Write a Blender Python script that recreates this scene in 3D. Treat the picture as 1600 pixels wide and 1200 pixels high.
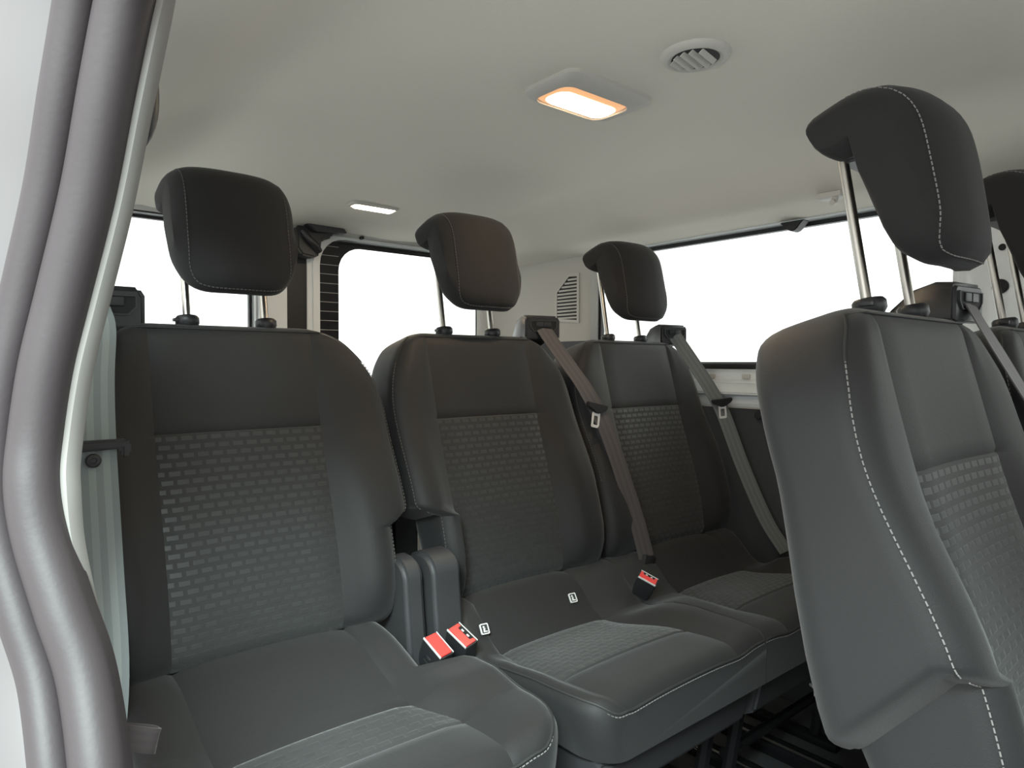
import bpy, bmesh, math, random
from mathutils import Vector, Matrix
random.seed(4)
PI = math.pi
sc = bpy.context.scene
COL = sc.collection
for o in list(bpy.data.objects): bpy.data.objects.remove(o)

# ---------------------------------------------------------------- scale: plan units -> metres, eye level z = 0 in plan units
S = 1.2
ZF = 0.80                                   # floor lies this far below eye level
def W(v): return Vector((v[0]*S, v[1]*S, (v[2]+ZF)*S))

# ---------------------------------------------------------------- camera
YAW, PIT, ROL, FPX = math.radians(39.72), math.radians(-1.70), math.radians(0.2), 1062.4
fw = Vector((math.sin(YAW)*math.cos(PIT), math.cos(YAW)*math.cos(PIT), math.sin(PIT)))
rt = Vector((math.cos(YAW), -math.sin(YAW), 0)); up = rt.cross(fw)
r2 = rt*math.cos(ROL)+up*math.sin(ROL); u2 = -rt*math.sin(ROL)+up*math.cos(ROL)
cd = bpy.data.cameras.new('camera'); cam = bpy.data.objects.new('camera', cd); COL.objects.link(cam)
M = Matrix((r2, u2, -fw)).transposed().to_4x4(); M.translation = W((0, 0, 0)); cam.matrix_world = M
cd.sensor_width = 36; cd.lens = FPX/1600*36; cd.clip_start = 0.02
sc.camera = cam

# ---------------------------------------------------------------- world, exposure
wd = bpy.data.worlds.new('world'); sc.world = wd; wd.use_nodes = True
bg = wd.node_tree.nodes['Background']; bg.inputs[0].default_value = (0.97, 1.0, 0.975, 1); bg.inputs[1].default_value = 1.35
sc.view_settings.view_transform = 'Standard'; sc.view_settings.look = 'None'
sc.view_settings.exposure = 0.75; sc.view_settings.gamma = 1; sc.view_settings.use_curve_mapping = False

# showroom light panel high outside the open sliding door
ld = bpy.data.lights.new('showroom_panel', 'AREA'); ld.shape = 'RECTANGLE'; ld.size = 2.0; ld.size_y = 0.7; ld.energy = 255; ld.color = (0.84, 1.0, 0.98)
lo = bpy.data.objects.new('showroom_panel', ld); COL.objects.link(lo); lo.location = W((-0.92, -1.0, 1.45))
lo.rotation_euler = (W((0.65, 0.75, -0.45))-lo.location).to_track_quat('-Z', 'Y').to_euler()

# ---------------------------------------------------------------- materials
def mat(name, col, rough=0.6, metal=0.0, sheen=0.0, bump=None, spec=0.5, coat=0.0, var=0.0):
    m = bpy.data.materials.new(name); m.use_nodes = True
    nt = m.node_tree; b = nt.nodes['Principled BSDF']
    b.inputs['Base Color'].default_value = (*col, 1); b.inputs['Roughness'].default_value = rough
    b.inputs['Metallic'].default_value = metal; b.inputs['Specular IOR Level'].default_value = spec
    b.inputs['Sheen Weight'].default_value = sheen; b.inputs['Sheen Roughness'].default_value = 0.45
    b.inputs['Coat Weight'].default_value = coat
    tc = nt.nodes.new('ShaderNodeTexCoord')
    if var:
        n = nt.nodes.new('ShaderNodeTexNoise'); n.inputs['Scale'].default_value = 9; n.inputs['Detail'].default_value = 5
        nt.links.new(tc.outputs['Object'], n.inputs['Vector'])
        mx = nt.nodes.new('ShaderNodeMix'); mx.data_type = 'RGBA'
        mx.inputs[6].default_value = (*[c*(1-var) for c in col], 1); mx.inputs[7].default_value = (*[c*(1+var) for c in col], 1)
        nt.links.new(n.outputs['Fac'], mx.inputs[0]); nt.links.new(mx.outputs[2], b.inputs['Base Color'])
    if bump:
        n = nt.nodes.new('ShaderNodeTexNoise'); n.inputs['Scale'].default_value = bump[0]; n.inputs['Detail'].default_value = 3
        nt.links.new(tc.outputs['Object'], n.inputs['Vector'])
        bp = nt.nodes.new('ShaderNodeBump'); bp.inputs['Strength'].default_value = bump[1]; bp.inputs['Distance'].default_value = 0.002
        nt.links.new(n.outputs['Fac'], bp.inputs['Height']); nt.links.new(bp.outputs['Normal'], b.inputs['Normal'])
    return m
def insert_mat(name, vertical):
    m = mat(name, (0.03, 0.031, 0.032), 0.75, sheen=0.25)
    nt = m.node_tree; b = nt.nodes['Principled BSDF']
    tc = nt.nodes.new('ShaderNodeTexCoord'); sp = nt.nodes.new('ShaderNodeSeparateXYZ'); cb = nt.nodes.new('ShaderNodeCombineXYZ')
    nt.links.new(tc.outputs['Object'], sp.inputs[0]); nt.links.new(sp.outputs['X'], cb.inputs['X'])
    nt.links.new(sp.outputs['Z' if vertical else 'Y'], cb.inputs['Y'])
    br = nt.nodes.new('ShaderNodeTexBrick'); br.offset = 0.5; br.offset_frequency = 2
    br.inputs['Scale'].default_value = 1.0
    br.inputs['Brick Width'].default_value = 0.0235; br.inputs['Row Height'].default_value = 0.0138 if vertical else 0.0155
    br.inputs['Mortar Size'].default_value = 0.0036; br.inputs['Mortar Smooth'].default_value = 0.2
    br.inputs['Color1'].default_value = (0.041, 0.042, 0.0415, 1); br.inputs['Color2'].default_value = (0.034, 0.035, 0.035, 1)
    br.inputs['Mortar'].default_value = (0.0265, 0.027, 0.0275, 1)
    nt.links.new(cb.outputs[0], br.inputs['Vector']); nt.links.new(br.outputs['Color'], b.inputs['Base Color'])
    mr = nt.nodes.new('ShaderNodeMapRange'); mr.inputs[3].default_value = 0.42; mr.inputs[4].default_value = 0.8
    nt.links.new(br.outputs['Fac'], mr.inputs[0]); nt.links.new(mr.outputs[0], b.inputs['Roughness'])
    bp = nt.nodes.new('ShaderNodeBump'); bp.inputs['Strength'].default_value = 0.35; bp.inputs['Distance'].default_value = 0.001; bp.invert = True
    nt.links.new(br.outputs['Fac'], bp.inputs['Height']); nt.links.new(bp.outputs['Normal'], b.inputs['Normal'])
    return m
def webbing_mat(name, c1, c2, axis='X', scale=120):
    m = mat(name, c1, 0.55, sheen=0.2); nt = m.node_tree; b = nt.nodes['Principled BSDF']
    tc = nt.nodes.new('ShaderNodeUVMap'); sp = nt.nodes.new('ShaderNodeSeparateXYZ'); nt.links.new(tc.outputs[0], sp.inputs[0])
    mt = nt.nodes.new('ShaderNodeMath'); mt.operation = 'MULTIPLY'; mt.inputs[1].default_value = 3.0; nt.links.new(sp.outputs['X'], mt.inputs[0])
    fr = nt.nodes.new('ShaderNodeMath'); fr.operation = 'FRACT'; nt.links.new(mt.outputs[0], fr.inputs[0])
    gt = nt.nodes.new('ShaderNodeMath'); gt.operation = 'GREATER_THAN'; gt.inputs[1].default_value = 0.5; nt.links.new(fr.outputs[0], gt.inputs[0])
    mx = nt.nodes.new('ShaderNodeMix'); mx.data_type = 'RGBA'; mx.inputs[6].default_value = (*c1, 1); mx.inputs[7].default_value = (*c2, 1)
    nt.links.new(gt.outputs[0], mx.inputs[0]); nt.links.new(mx.outputs[2], b.inputs['Base Color'])
    return m
def glass_mat():
    m = bpy.data.materials.new('window_glass'); m.use_nodes = True; nt = m.node_tree; nt.nodes.clear()
    out = nt.nodes.new('ShaderNodeOutputMaterial'); t = nt.nodes.new('ShaderNodeBsdfTransparent'); t.inputs[0].default_value = (0.97, 0.985, 0.98, 1)
    g = nt.nodes.new('ShaderNodeBsdfGlossy'); g.inputs['Roughness'].default_value = 0.02
    fr = nt.nodes.new('ShaderNodeFresnel'); fr.inputs[0].default_value = 1.3; mx = nt.nodes.new('ShaderNodeMixShader')
    nt.links.new(fr.outputs[0], mx.inputs[0]); nt.links.new(t.outputs[0], mx.inputs[1]); nt.links.new(g.outputs[0], mx.inputs[2])
    nt.links.new(mx.outputs[0], out.inputs[0]); return m
def emit_mat(name, col, st):
    m = bpy.data.materials.new(name); m.use_nodes = True; b = m.node_tree.nodes['Principled BSDF']
    b.inputs['Base Color'].default_value = (*col, 1); b.inputs['Emission Color'].default_value = (*col, 1); b.inputs['Emission Strength'].default_value = st
    return m

FAB   = mat('black_fabric', (0.0208, 0.0198, 0.0202), 0.85, sheen=0.10, bump=(900, 0.25), spec=0.25)
FABS  = mat('bolster_fabric', (0.0183, 0.0181, 0.0187), 0.62, sheen=0.17, bump=(700, 0.2), spec=0.4)
INSV  = insert_mat('dashed_insert_fabric', True)
INSH  = insert_mat('dashed_cushion_fabric', False)
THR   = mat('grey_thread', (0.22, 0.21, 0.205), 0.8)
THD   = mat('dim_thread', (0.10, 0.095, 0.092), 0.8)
PIPE  = mat('dark_piping', (0.03, 0.03, 0.03), 0.6)
PLA   = mat('black_plastic', (0.022, 0.022, 0.024), 0.38, bump=(1200, 0.15))
PLG   = mat('charcoal_plastic', (0.04, 0.04, 0.043), 0.5, bump=(1200, 0.2))
PLD   = mat('deep_black_recess', (0.006, 0.006, 0.006), 0.7)
STEEL = mat('brushed_steel', (0.52, 0.49, 0.45), 0.28, 1.0, var=0.15)
RED   = mat('red_button', (0.85, 0.055, 0.05), 0.3, coat=0.3)
HEAD  = mat('headliner_cloth', (0.74, 0.705, 0.635), 0.95, bump=(500, 0.25), spec=0.1)
STRIP = mat('cream_edge_trim', (0.19, 0.18, 0.17), 0.6)
TRIM  = mat('beige_trim_plastic', (0.50, 0.485, 0.45), 0.6, bump=(900, 0.1))
PAINT = mat('silver_white_paint', (0.76, 0.79, 0.80), 0.3, coat=0.5)
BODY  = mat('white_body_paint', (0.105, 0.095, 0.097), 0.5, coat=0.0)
DTRIM = mat('dark_side_trim', (0.035, 0.038, 0.04), 0.55, bump=(600, 0.2))
RUB   = mat('door_seal_rubber', (0.037, 0.0295, 0.032), 0.58, bump=(180, 0.10))
GASK  = mat('black_gasket', (0.01, 0.01, 0.011), 0.5)
GLASS = glass_mat()
FRIT  = mat('black_glass_frit', (0.012, 0.011, 0.013), 0.3)
WIRE  = mat('heater_wire', (0.5, 0.5, 0.5), 0.5)
CARP  = mat('floor_carpet', (0.03, 0.03, 0.031), 0.95, bump=(300, 0.6))
IRON  = mat('black_iron', (0.02, 0.02, 0.022), 0.35, 0.6)
WEB   = webbing_mat('grey_webbing', (0.098, 0.086, 0.087), (0.080, 0.071, 0.072))
WEBWIN  = webbing_mat('window_lit_webbing', (0.17, 0.18, 0.178), (0.14, 0.15, 0.149))  # lighter webbing copy, window light on the far belt put into the colour
WEBLIT  = webbing_mat('side_lit_webbing', (0.33, 0.37, 0.37), (0.25, 0.29, 0.295))  # pale webbing copy, bluish light from the left put into the colour
WEBD  = webbing_mat('dark_webbing', (0.042, 0.033, 0.034), (0.036, 0.029, 0.030))
WHITE = mat('white_plastic', (0.75, 0.75, 0.73), 0.4)
LENS  = emit_mat('lamp_lens', (1.0, 0.80, 0.52), 9.0)
LENS2 = emit_mat('rear_lamp_lens', (1.0, 0.85, 0.68), 6.0)
LENSD = emit_mat('lamp_cover', (1.0, 0.52, 0.25), 0.35)

# ---------------------------------------------------------------- object helpers
ORG = {}
def thing(name, label, cat, org, group=None, kind=None):
    o = bpy.data.objects.new(name, None); COL.objects.link(o); o.empty_display_size = 0.05
    o.location = W(org); ORG[o] = Vector(org)
    if kind: o['kind'] = kind
    if label: o['label'] = label
    if cat: o['category'] = cat
    if group: o['group'] = group
    return o
def rootorg(p):
    while p is not None:
        if p in ORG: return ORG[p]
        p = p.parent
    return None
def obj(name, geo, m, parent=None, org=None, kind=None, label=None, cat=None, group=None, angle=40, uv=None):
    """geo = (verts, faces) in plan units (absolute); becomes one mesh object."""
    vs, fs = geo
    og = rootorg(parent) if parent is not None else (Vector(org) if org is not None else Vector((0, 0, -ZF)))
    base = W(og)
    me = bpy.data.meshes.new(name); me.from_pydata([W(v)-base for v in vs], [], fs)
    bm = bmesh.new(); bm.from_mesh(me); bmesh.ops.remove_doubles(bm, verts=bm.verts, dist=1e-6) if uv is None else None
    bmesh.ops.recalc_face_normals(bm, faces=bm.faces); bm.to_mesh(me); bm.free()
    if uv is not None:
        l = me.uv_layers.new(name='UVMap')
        for lp in me.loops: l.data[lp.index].uv = uv[lp.vertex_index]
    for p in me.polygons: p.use_smooth = True
    me.set_sharp_from_angle(angle=math.radians(angle))
    me.materials.append(m)
    o = bpy.data.objects.new(name, me); COL.objects.link(o)
    if parent is not None: o.parent = parent
    else: o.location = base; ORG[o] = og
    if kind: o['kind'] = kind
    if label: o['label'] = label
    if cat: o['category'] = cat
    if group: o['group'] = group
    return o
def join(*gs):
    V, F = [], []
    for v, f in gs:
        n = len(V); V += [tuple(a) for a in v]; F += [tuple(i+n for i in q) for q in f]
    return V, F
def shift(g, d): return [tuple(Vector(v)+Vector(d)) for v in g[0]], g[1]
def xform(g, mt): return [tuple(mt @ Vector(v)) for v in g[0]], g[1]

def from_bm(bm):
    bm.verts.index_update()
    g = ([tuple(v.co) for v in bm.verts], [tuple(v.index for v in f.verts) for f in bm.faces]); bm.free(); return g
def box(c, s, bev=0.0, seg=2, rot=None):
    bm = bmesh.new(); bmesh.ops.create_cube(bm, size=1)
    for v in bm.verts: v.co = Vector((v.co.x*s[0], v.co.y*s[1], v.co.z*s[2]))
    if bev: bmesh.ops.bevel(bm, geom=list(bm.edges), offset=bev, segments=seg, profile=0.6, affect='EDGES')
    mt = Matrix.Translation(Vector(c))
    if rot is not None: mt = mt @ rot.to_4x4()
    bm.transform(mt); return from_bm(bm)
def prism(poly, axis, a, b, bev=0.0, seg=2):
    """polygon of 2D points extruded along axis; poly coords are the two other axes in order."""
    bm = bmesh.new()
    def P(p, t):
        return {'x': (t, p[0], p[1]), 'y': (p[0], t, p[1]), 'z': (p[0], p[1], t)}[axis]
    A = [bm.verts.new(P(p, a)) for p in poly]; B = [bm.verts.new(P(p, b)) for p in poly]
    n = len(poly); bm.faces.new(A); bm.faces.new(B[::-1])
    for i in range(n): bm.faces.new((A[i], B[i], B[(i+1) % n], A[(i+1) % n]))
    bmesh.ops.recalc_face_normals(bm, faces=bm.faces)
    if bev: bmesh.ops.bevel(bm, geom=[e for e in bm.edges if e.calc_face_angle(0) > 0.5], offset=bev, segments=seg, affect='EDGES')
    return from_bm(bm)
def frame_dirs(pts, closed=False):
    n = len(pts); T = []
    for i in range(n):
        a = pts[i-1] if (i or closed) else pts[0]; b = pts[(i+1) % n] if (i < n-1 or closed) else pts[-1]
        T.append((b-a).normalized())
    return T
def tube(pts, r, n=8, closed=False, cap=True):
    pts = [Vector(p) for p in pts]; T = frame_dirs(pts, closed); V, F = [], []
    ref = Vector((0.31, 0.2, 0.93)); u = T[0].cross(ref).normalized()
    for i, p in enumerate(pts):
        u = (u - T[i]*u.dot(T[i])).normalized(); w = T[i].cross(u); rr = r[i] if isinstance(r, (list, tuple)) else r
        for k in range(n):
            a = 2*PI*k/n; V.append(tuple(p + (u*math.cos(a)+w*math.sin(a))*rr))
    m = len(pts)
    for i in range(m if closed else m-1):
        for k in range(n): F.append((i*n+k, i*n+(k+1) % n, ((i+1) % m)*n+(k+1) % n, ((i+1) % m)*n+k))
    if cap and not closed: F.append(tuple(range(n))); F.append(tuple((m-1)*n+k for k in range(n)))
    return V, F
def lathe(prof, c, ax=(0, 0, 1), n=24):
    """prof: list of (radius, height) along ax from c"""
    ax = Vector(ax).normalized(); u = ax.orthogonal().normalized(); w = ax.cross(u); c = Vector(c); V, F = [], []
    for r, h in prof:
        for k in range(n): a = 2*PI*k/n; V.append(tuple(c+ax*h+(u*math.cos(a)+w*math.sin(a))*r))
    for i in range(len(prof)-1):
        for k in range(n): F.append((i*n+k, i*n+(k+1) % n, (i+1)*n+(k+1) % n, (i+1)*n+k))
    F.append(tuple(range(n))); F.append(tuple((len(prof)-1)*n+k for k in range(n)))
    return V, F
def smooth_path(ctrl, n=8):
    """Catmull-Rom through control points"""
    P = [Vector(p) for p in ctrl]; out = []
    for i in range(len(P)-1):
        p0 = P[i-1] if i else P[0]*2-P[1]; p1, p2 = P[i], P[i+1]; p3 = P[i+2] if i+2 < len(P) else P[-1]*2-P[-2]
        for k in range(n):
            t = k/n; out.append(0.5*((2*p1)+(p2-p0)*t+(2*p0-5*p1+4*p2-p3)*t*t+(3*p1-p0-3*p2+p3)*t**3))
    out.append(P[-1]); return out
def resample(pts, step):
    out = [pts[0]]; acc = 0.0
    for a, b in zip(pts[:-1], pts[1:]):
        L = (b-a).length
        if L < 1e-9: continue
        d = step-acc
        while d <= L: out.append(a+(b-a)*(d/L)); d += step
        acc = (acc+L) % step if L+acc >= step else acc+L
    return out
def dashes(pts, step=0.0062, frac=0.66, r=0.00085):
    q = resample([Vector(p) for p in pts], step); gs = []
    for a, b in zip(q[:-1], q[1:]):
        gs.append(tube([a, a+(b-a)*frac], r, 4))
    return join(*gs) if gs else ([], [])
def ribbon(pts, wdir, width, th=0.0016):
    """belt webbing along pts; wdir one vector or one per point; returns geometry and uv"""
    P = [Vector(p) for p in pts]; T = frame_dirs(P); V, F, UV = [], [], []; L = 0
    for i, p in enumerate(P):
        d = Vector(wdir[i] if isinstance(wdir, list) else wdir); d = (d-T[i]*d.dot(T[i])).normalized(); nn = d.cross(T[i]).normalized()
        if i: L += (P[i]-P[i-1]).length
        w = width[i] if isinstance(width, list) else width
        for a, b in ((-.5, -.5), (0, -.5), (.5, -.5), (.5, .5), (0, .5), (-.5, .5)):
            V.append(tuple(p+d*w*a+nn*th*b)); UV.append((a+.5, L*10))
    for i in range(len(P)-1):
        for k in range(6): F.append((i*6+k, i*6+(k+1) % 6, i*6+6+(k+1) % 6, i*6+6+k))
    F.append(tuple(range(6))); F.append(tuple(range((len(P)-1)*6, len(P)*6)))
    return (V, F), UV
def rrect(cx, cy, hx, hy, r, n=6):
    """rounded rectangle, counter-clockwise; r one radius or four (tr, tl, bl, br)"""
    rs = r if isinstance(r, (list, tuple)) else [r]*4; out = []
    for k, (sx, sy) in enumerate(((1, 1), (-1, 1), (-1, -1), (1, -1))):
        q = rs[k]
        for j in range(n+1):
            a = PI/2*(k+j/n); out.append((cx+sx*(hx-q)+q*math.cos(a), cy+sy*(hy-q)+q*math.sin(a)))
    return out
def ring(outer, inner, fn, t0, t1):
    """band between two loops with the same count, extruded; fn((a,b),t)->xyz"""
    n = len(outer); V, F = [], []
    for t in (t0, t1):
        for lp in (outer, inner): V += [fn(p, t) for p in lp]
    for i in range(n):
        j = (i+1) % n
        F += [(i, j, n+j, n+i), (2*n+i, 3*n+i, 3*n+j, 2*n+j), (i, 2*n+i, 2*n+j, j), (n+i, n+j, 3*n+j, 3*n+i)]
    return V, F
def ss(a, b, x):
    t = max(0.0, min(1.0, (x-a)/(b-a))); return t*t*(3-2*t)
def sub(V, faces):
    """compact sub-mesh"""
    mp, v2, f2 = {}, [], []
    for f in faces:
        q = []
        for i in f:
            if i not in mp: mp[i] = len(v2); v2.append(V[i])
            q.append(mp[i])
        f2.append(tuple(q))
    return v2, f2

# ================================================================ SETTING
XR, XL, YR, XC = 1.53, 0.05, 1.975, 0.79
def ceil_z(x, y):
    d = abs(x-XC)
    z = 0.432 - 0.018*ss(0.0, 0.5, d)*0.5 - 0.081*ss(0.40, 0.61, d) - 0.003*ss(0.62, 0.74, d)
    z -= 0.030*ss(1.0, 1.75, y)*(1-0.8*ss(0.3, 0.62, d))
    return z
V, F = [], []; NX, NY = 60, 50; xs = [XL-0.02+(XR+0.02-XL+0.02)*i/NX for i in range(NX+1)]; ys = [-1.0+(YR+1.0)*j/NY for j in range(NY+1)]
for j in range(NY+1):
    for i in range(NX+1): V.append((xs[i], ys[j], ceil_z(xs[i], ys[j])))
n1 = len(V)
for j in range(NY+1):
    for i in range(NX+1): V.append((xs[i], ys[j], 0.50))
def gi(i, j): return j*(NX+1)+i
for j in range(NY):
    for i in range(NX):
        F.append((gi(i, j), gi(i+1, j), gi(i+1, j+1), gi(i, j+1))); F.append(tuple(n1+q for q in (gi(i, j), gi(i, j+1), gi(i+1, j+1), gi(i+1, j))))
for i in range(NX):
    for j in (0, NY): F.append((gi(i, j), gi(i+1, j), n1+gi(i+1, j), n1+gi(i, j)))
for j in range(NY):
    for i in (0, NX): F.append((gi(i, j), gi(i, j+1), n1+gi(i, j+1), n1+gi(i, j)))
obj('ceiling', (V, F), HEAD, kind='structure')
obj('floor', box(((XL+XR)/2, 0.45, -ZF-0.02), (XR-XL+0.1, 3.1, 0.04)), CARP, kind='structure')

fx = lambda p, t: (t, p[0], p[1])           # loops given as (y, z), extruded in x
fy = lambda p, t: (p[0], t, p[1])           # loops given as (x, z), extruded in y
def rect_loop(inner, y0, y1, z0, z1):
    """outer rectangle sampled to match inner rounded loop (7 points per corner)"""
    out = []; c = [(y1, z1), (y0, z1), (y0, z0), (y1, z0)]; m = len(inner)//4
    for k in range(4):
        for j in range(m):
            p = inner[k*m+j]; t = j/(m-1)
            if k == 0: q = (y1, p[1] if t < .5 else z1) if t < .5 else (p[0] if t > .5 else y1, z1)
            if k == 1: q = (p[0], z1) if t < .5 else (y0, p[1] if t > .5 else z1)
            if k == 2: q = (y0, p[1]) if t < .5 else (p[0] if t > .5 else y0, z0)
            if k == 3: q = (p[0], z0) if t < .5 else (y1, p[1] if t > .5 else z0)
            if j == m//2: q = c[k]
            out.append(q)
    return out
def window(name, fn, cy, cz, hy, hz, r, tg, gask=0.008, frit=None):
    """window pane (glass) with its black gasket rim and optional frit band"""
    lp = rrect(cy, cz, hy, hz, r)
    n = len(lp); g = ([fn(p, tg) for p in lp]+[fn(p, tg+0.004) for p in lp], [tuple(range(n)), tuple(range(2*n-1, n-1, -1))]+[(i, (i+1) % n, n+(i+1) % n, n+i) for i in range(n)])
    w = obj(name, g, GLASS, kind='structure')
    rr = [max(q-gask, .004) for q in r] if isinstance(r, (list, tuple)) else max(r-gask, .004)
    obj('gasket', ring(rrect(cy, cz, hy+0.002, hz+0.002, r), rrect(cy, cz, hy-gask, hz-gask, rr), fn, tg-0.006, tg+0.010), GASK, w)
    return w

# right wall: window ring with pillars, lower panels
il = rrect(0.9685, 0.166, 0.4885, 0.169, 0.03)
wr = obj('wall_right', ring(rect_loop(il, 0.40, 1.475, -0.012, 0.40), il, fx, XR, XR+0.05), PAINT, kind='structure')
il2 = rrect(-0.35, 0.166, 0.50, 0.169, 0.04)
obj('front_side_panel', ring(rect_loop(il2, -1.0, 0.21, -0.012, 0.40), il2, fx, XR+0.01, XR+0.05), PAINT, wr)
window('window_1', fx, 0.9685, 0.166, 0.4885, 0.169, 0.03, XR+0.035, gask=0.010)
window('window_4', fx, -0.35, 0.166, 0.50, 0.169, 0.04, XR+0.04)
# painted B pillar with punched holes
bp = obj('trim_1', prism([(XR-0.012, 0.21), (XR+0.06, 0.21), (XR+0.06, 0.468), (XR-0.012, 0.468), (XR-0.03, 0.435), (XR-0.03, 0.25)], 'z', -0.5, 0.37, 0.006), PAINT, kind='structure')
for (y, z, r) in ((0.392, 0.218, 0.006), (0.394, 0.146, 0.013), (0.30, 0.31, 0.005)):
    obj('pillar_hole', lathe([(r, 0), (r*1.05, 0.0012), (r*0.8, 0.0016)], (XR-0.0305, y, z), (-1, 0, 0), 20), PLD, bp)
# sill channel, bright ledge, lower door card
Y0, Y1 = 0.40, 1.452
ch = obj('trim_2', prism([(XR-0.004, -0.012), (XR+0.03, -0.012), (XR+0.03, -0.048), (XR-0.012, -0.048), (XR-0.012, -0.042), (XR+0.004, -0.036), (XR+0.004, -0.02)], 'y', Y0, Y1, 0.0015), PAINT, kind='structure')
for y in (0.93, 1.03, 1.13): obj('clip', box((XR+0.002, y, -0.030), (0.008, 0.022, 0.012), 0.003), TRIM, ch)
obj('trim_3', prism([(XR+0.02, -0.046), (XR-0.010, -0.046), (XR-0.016, -0.049), (XR-0.034, -0.066), (XR-0.036, -0.071), (XR-0.032, -0.076), (XR-0.014, -0.080), (XR-0.012, -0.100), (XR-0.004, -0.103), (XR-0.004, -0.108), (XR+0.02, -0.108)], 'y', Y0, Y1, 0.0025), PAINT, kind='structure')
lc = obj('trim_4', box((XR+0.02, (Y0+Y1)/2, (-0.106-ZF)/2), (0.045, Y1-Y0, ZF-0.106), 0.004), DTRIM, kind='structure')
obj('edge_strip', box((XR-0.003, (Y0+Y1)/2, -0.1075), (0.004, Y1-Y0, 0.003)), TRIM, lc)
obj('knob', lathe([(0.006, 0), (0.006, 0.006), (0.011, 0.007), (0.012, 0.013), (0.009, 0.016)], (XR-0.002, 0.885, -0.122), (-1, 0, 0)), PLA, lc)
obj('lower_gasket', box((XR+0.004, 0.9685, -0.004), (0.016, 0.98, 0.015), 0.004), GASK, wr)
obj('window_catch', prism([(0.782, 0.335), (0.842, 0.335), (0.835, 0.328), (0.824, 0.318), (0.816, 0.312), (0.806, 0.312), (0.798, 0.318), (0.790, 0.328)], 'x', XR-0.01, XR+0.02, 0.002), GASK, wr)
obj('front_lower_panel', box((XR+0.03, -0.3, (-0.012-ZF)/2), (0.05, 1.4, ZF-0.012)), DTRIM, wr)

# right rear corner (D pillar) trim with air outlet
cs = [(XR+0.02, 1.452), (XR-0.004, 1.458), (XR-0.010, 1.48), (XR-0.010, 1.80), (XR-0.022, 1.90), (XR-0.045, 1.955), (XR-0.045, 1.99), (XR+0.02, 1.99)]
V, F = [], []
for k, z in enumerate((0.072, 0.2, 0.30, 0.345, 0.375)):
    for (x, y) in cs: V.append((x-(0.010 if k == 4 else 0), y, z))
n = len(cs)
for k in range(4):
    for i in range(n): F.append((k*n+i, k*n+(i+1) % n, (k+1)*n+(i+1) % n, (k+1)*n+i))
F += [tuple(range(n)), tuple(range(4*n, 5*n))]
dp = obj('trim_5', (V, F), TRIM, kind='structure', angle=50)
obj('trim_6', prism([(XR+0.02, 1.45), (XR-0.012, 1.46), (XR-0.014, 1.90), (XR-0.05, 1.955), (XR-0.05, 1.99), (XR+0.02, 1.99)], 'z', -ZF, 0.072, 0.003), DTRIM, kind='structure')
gr = thing('air_outlet_grille', 'cut-corner louvred air outlet on the beige rear corner trim', 'vent', (XR-0.010, 1.55, 0.2))
gp = [(1.504, 0.132), (1.606, 0.140), (1.606, 0.232), (1.545, 0.282), (1.504, 0.280)]
obj('back_plate', prism(gp, 'x', XR-0.0112, XR-0.0096), PLD, gr)
cy, cz = 1.555, 0.205
gi_ = [(cy+(p[0]-cy)*0.88, cz+(p[1]-cz)*0.92) for p in gp]; go_ = [(cy+(p[0]-cy)*1.06, cz+(p[1]-cz)*1.05) for p in gp]
obj('frame', ring(go_, gi_, fx, XR-0.0095, XR-0.014), TRIM, gr)
for k in range(12):
    z = 0.146+k*0.0109; y1 = 1.599 if z < 0.228 else 1.599-(z-0.228)*1.25
    obj('slat', box((XR-0.0125, (1.508+y1)/2, z), (0.004, y1-1.508, 0.0062), 0.001, 1), TRIM, gr)

# rear wall: two barn doors
il = rrect(1.19, 0.145, 0.318, 0.240, (0.05, 0.085, 0.05, 0.05))
d1 = obj('door_1', ring(rect_loop(il, 0.838, 1.56, -ZF, 0.415), il, fy, YR, YR+0.05), PAINT, kind='structure')
# rounded lip round the opening
obj('window_lip', ring(rrect(1.19, 0.145, 0.337, 0.259, (0.06, 0.10, 0.06, 0.06)), rrect(1.19, 0.145, 0.316, 0.238, (0.05, 0.083, 0.05, 0.05)), fy, YR-0.010, YR+0.03), PAINT, d1)
wn = window('window_2', fy, 1.19, 0.145, 0.318, 0.240, (0.05, 0.085, 0.05, 0.05), YR+0.034)
fi = rrect(1.225, 0.140, 0.270, 0.227, (0.04, 0.075, 0.04, 0.04))
obj('black_frit_band', ring(rrect(1.19, 0.145, 0.317, 0.239, (0.05, 0.085, 0.05, 0.05)), fi, fy, YR+0.0325, YR+0.0335), FRIT, wn)
for k in range(13):
    z = 0.365-k*0.029; x0 = 0.880+max(0, (z-0.30))*0.55
    obj('heater_wire', box(((x0+0.955)/2, YR+0.0315, z), (0.955-x0, 0.0010, 0.0016)), WIRE, wn)
il = rrect(0.375, 0.145, 0.308, 0.243, (0.02, 0.05, 0.05, 0.03))
d2 = obj('door_2', ring(rect_loop(il, 0.02, 0.776, -ZF, 0.415), il, fy, YR, YR+0.05), PAINT, kind='structure')
window('window_3', fy, 0.375, 0.145, 0.308, 0.243, (0.02, 0.05, 0.05, 0.03), YR+0.034)
obj('inner_rail', box((0.696, YR-0.006, -0.15), (0.014, 0.014, 0.9), 0.004), PAINT, d2)
obj('trim_7', box((0.807, YR+0.02, -0.2), (0.064, 0.03, 1.2)), GASK, kind='structure')
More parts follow.
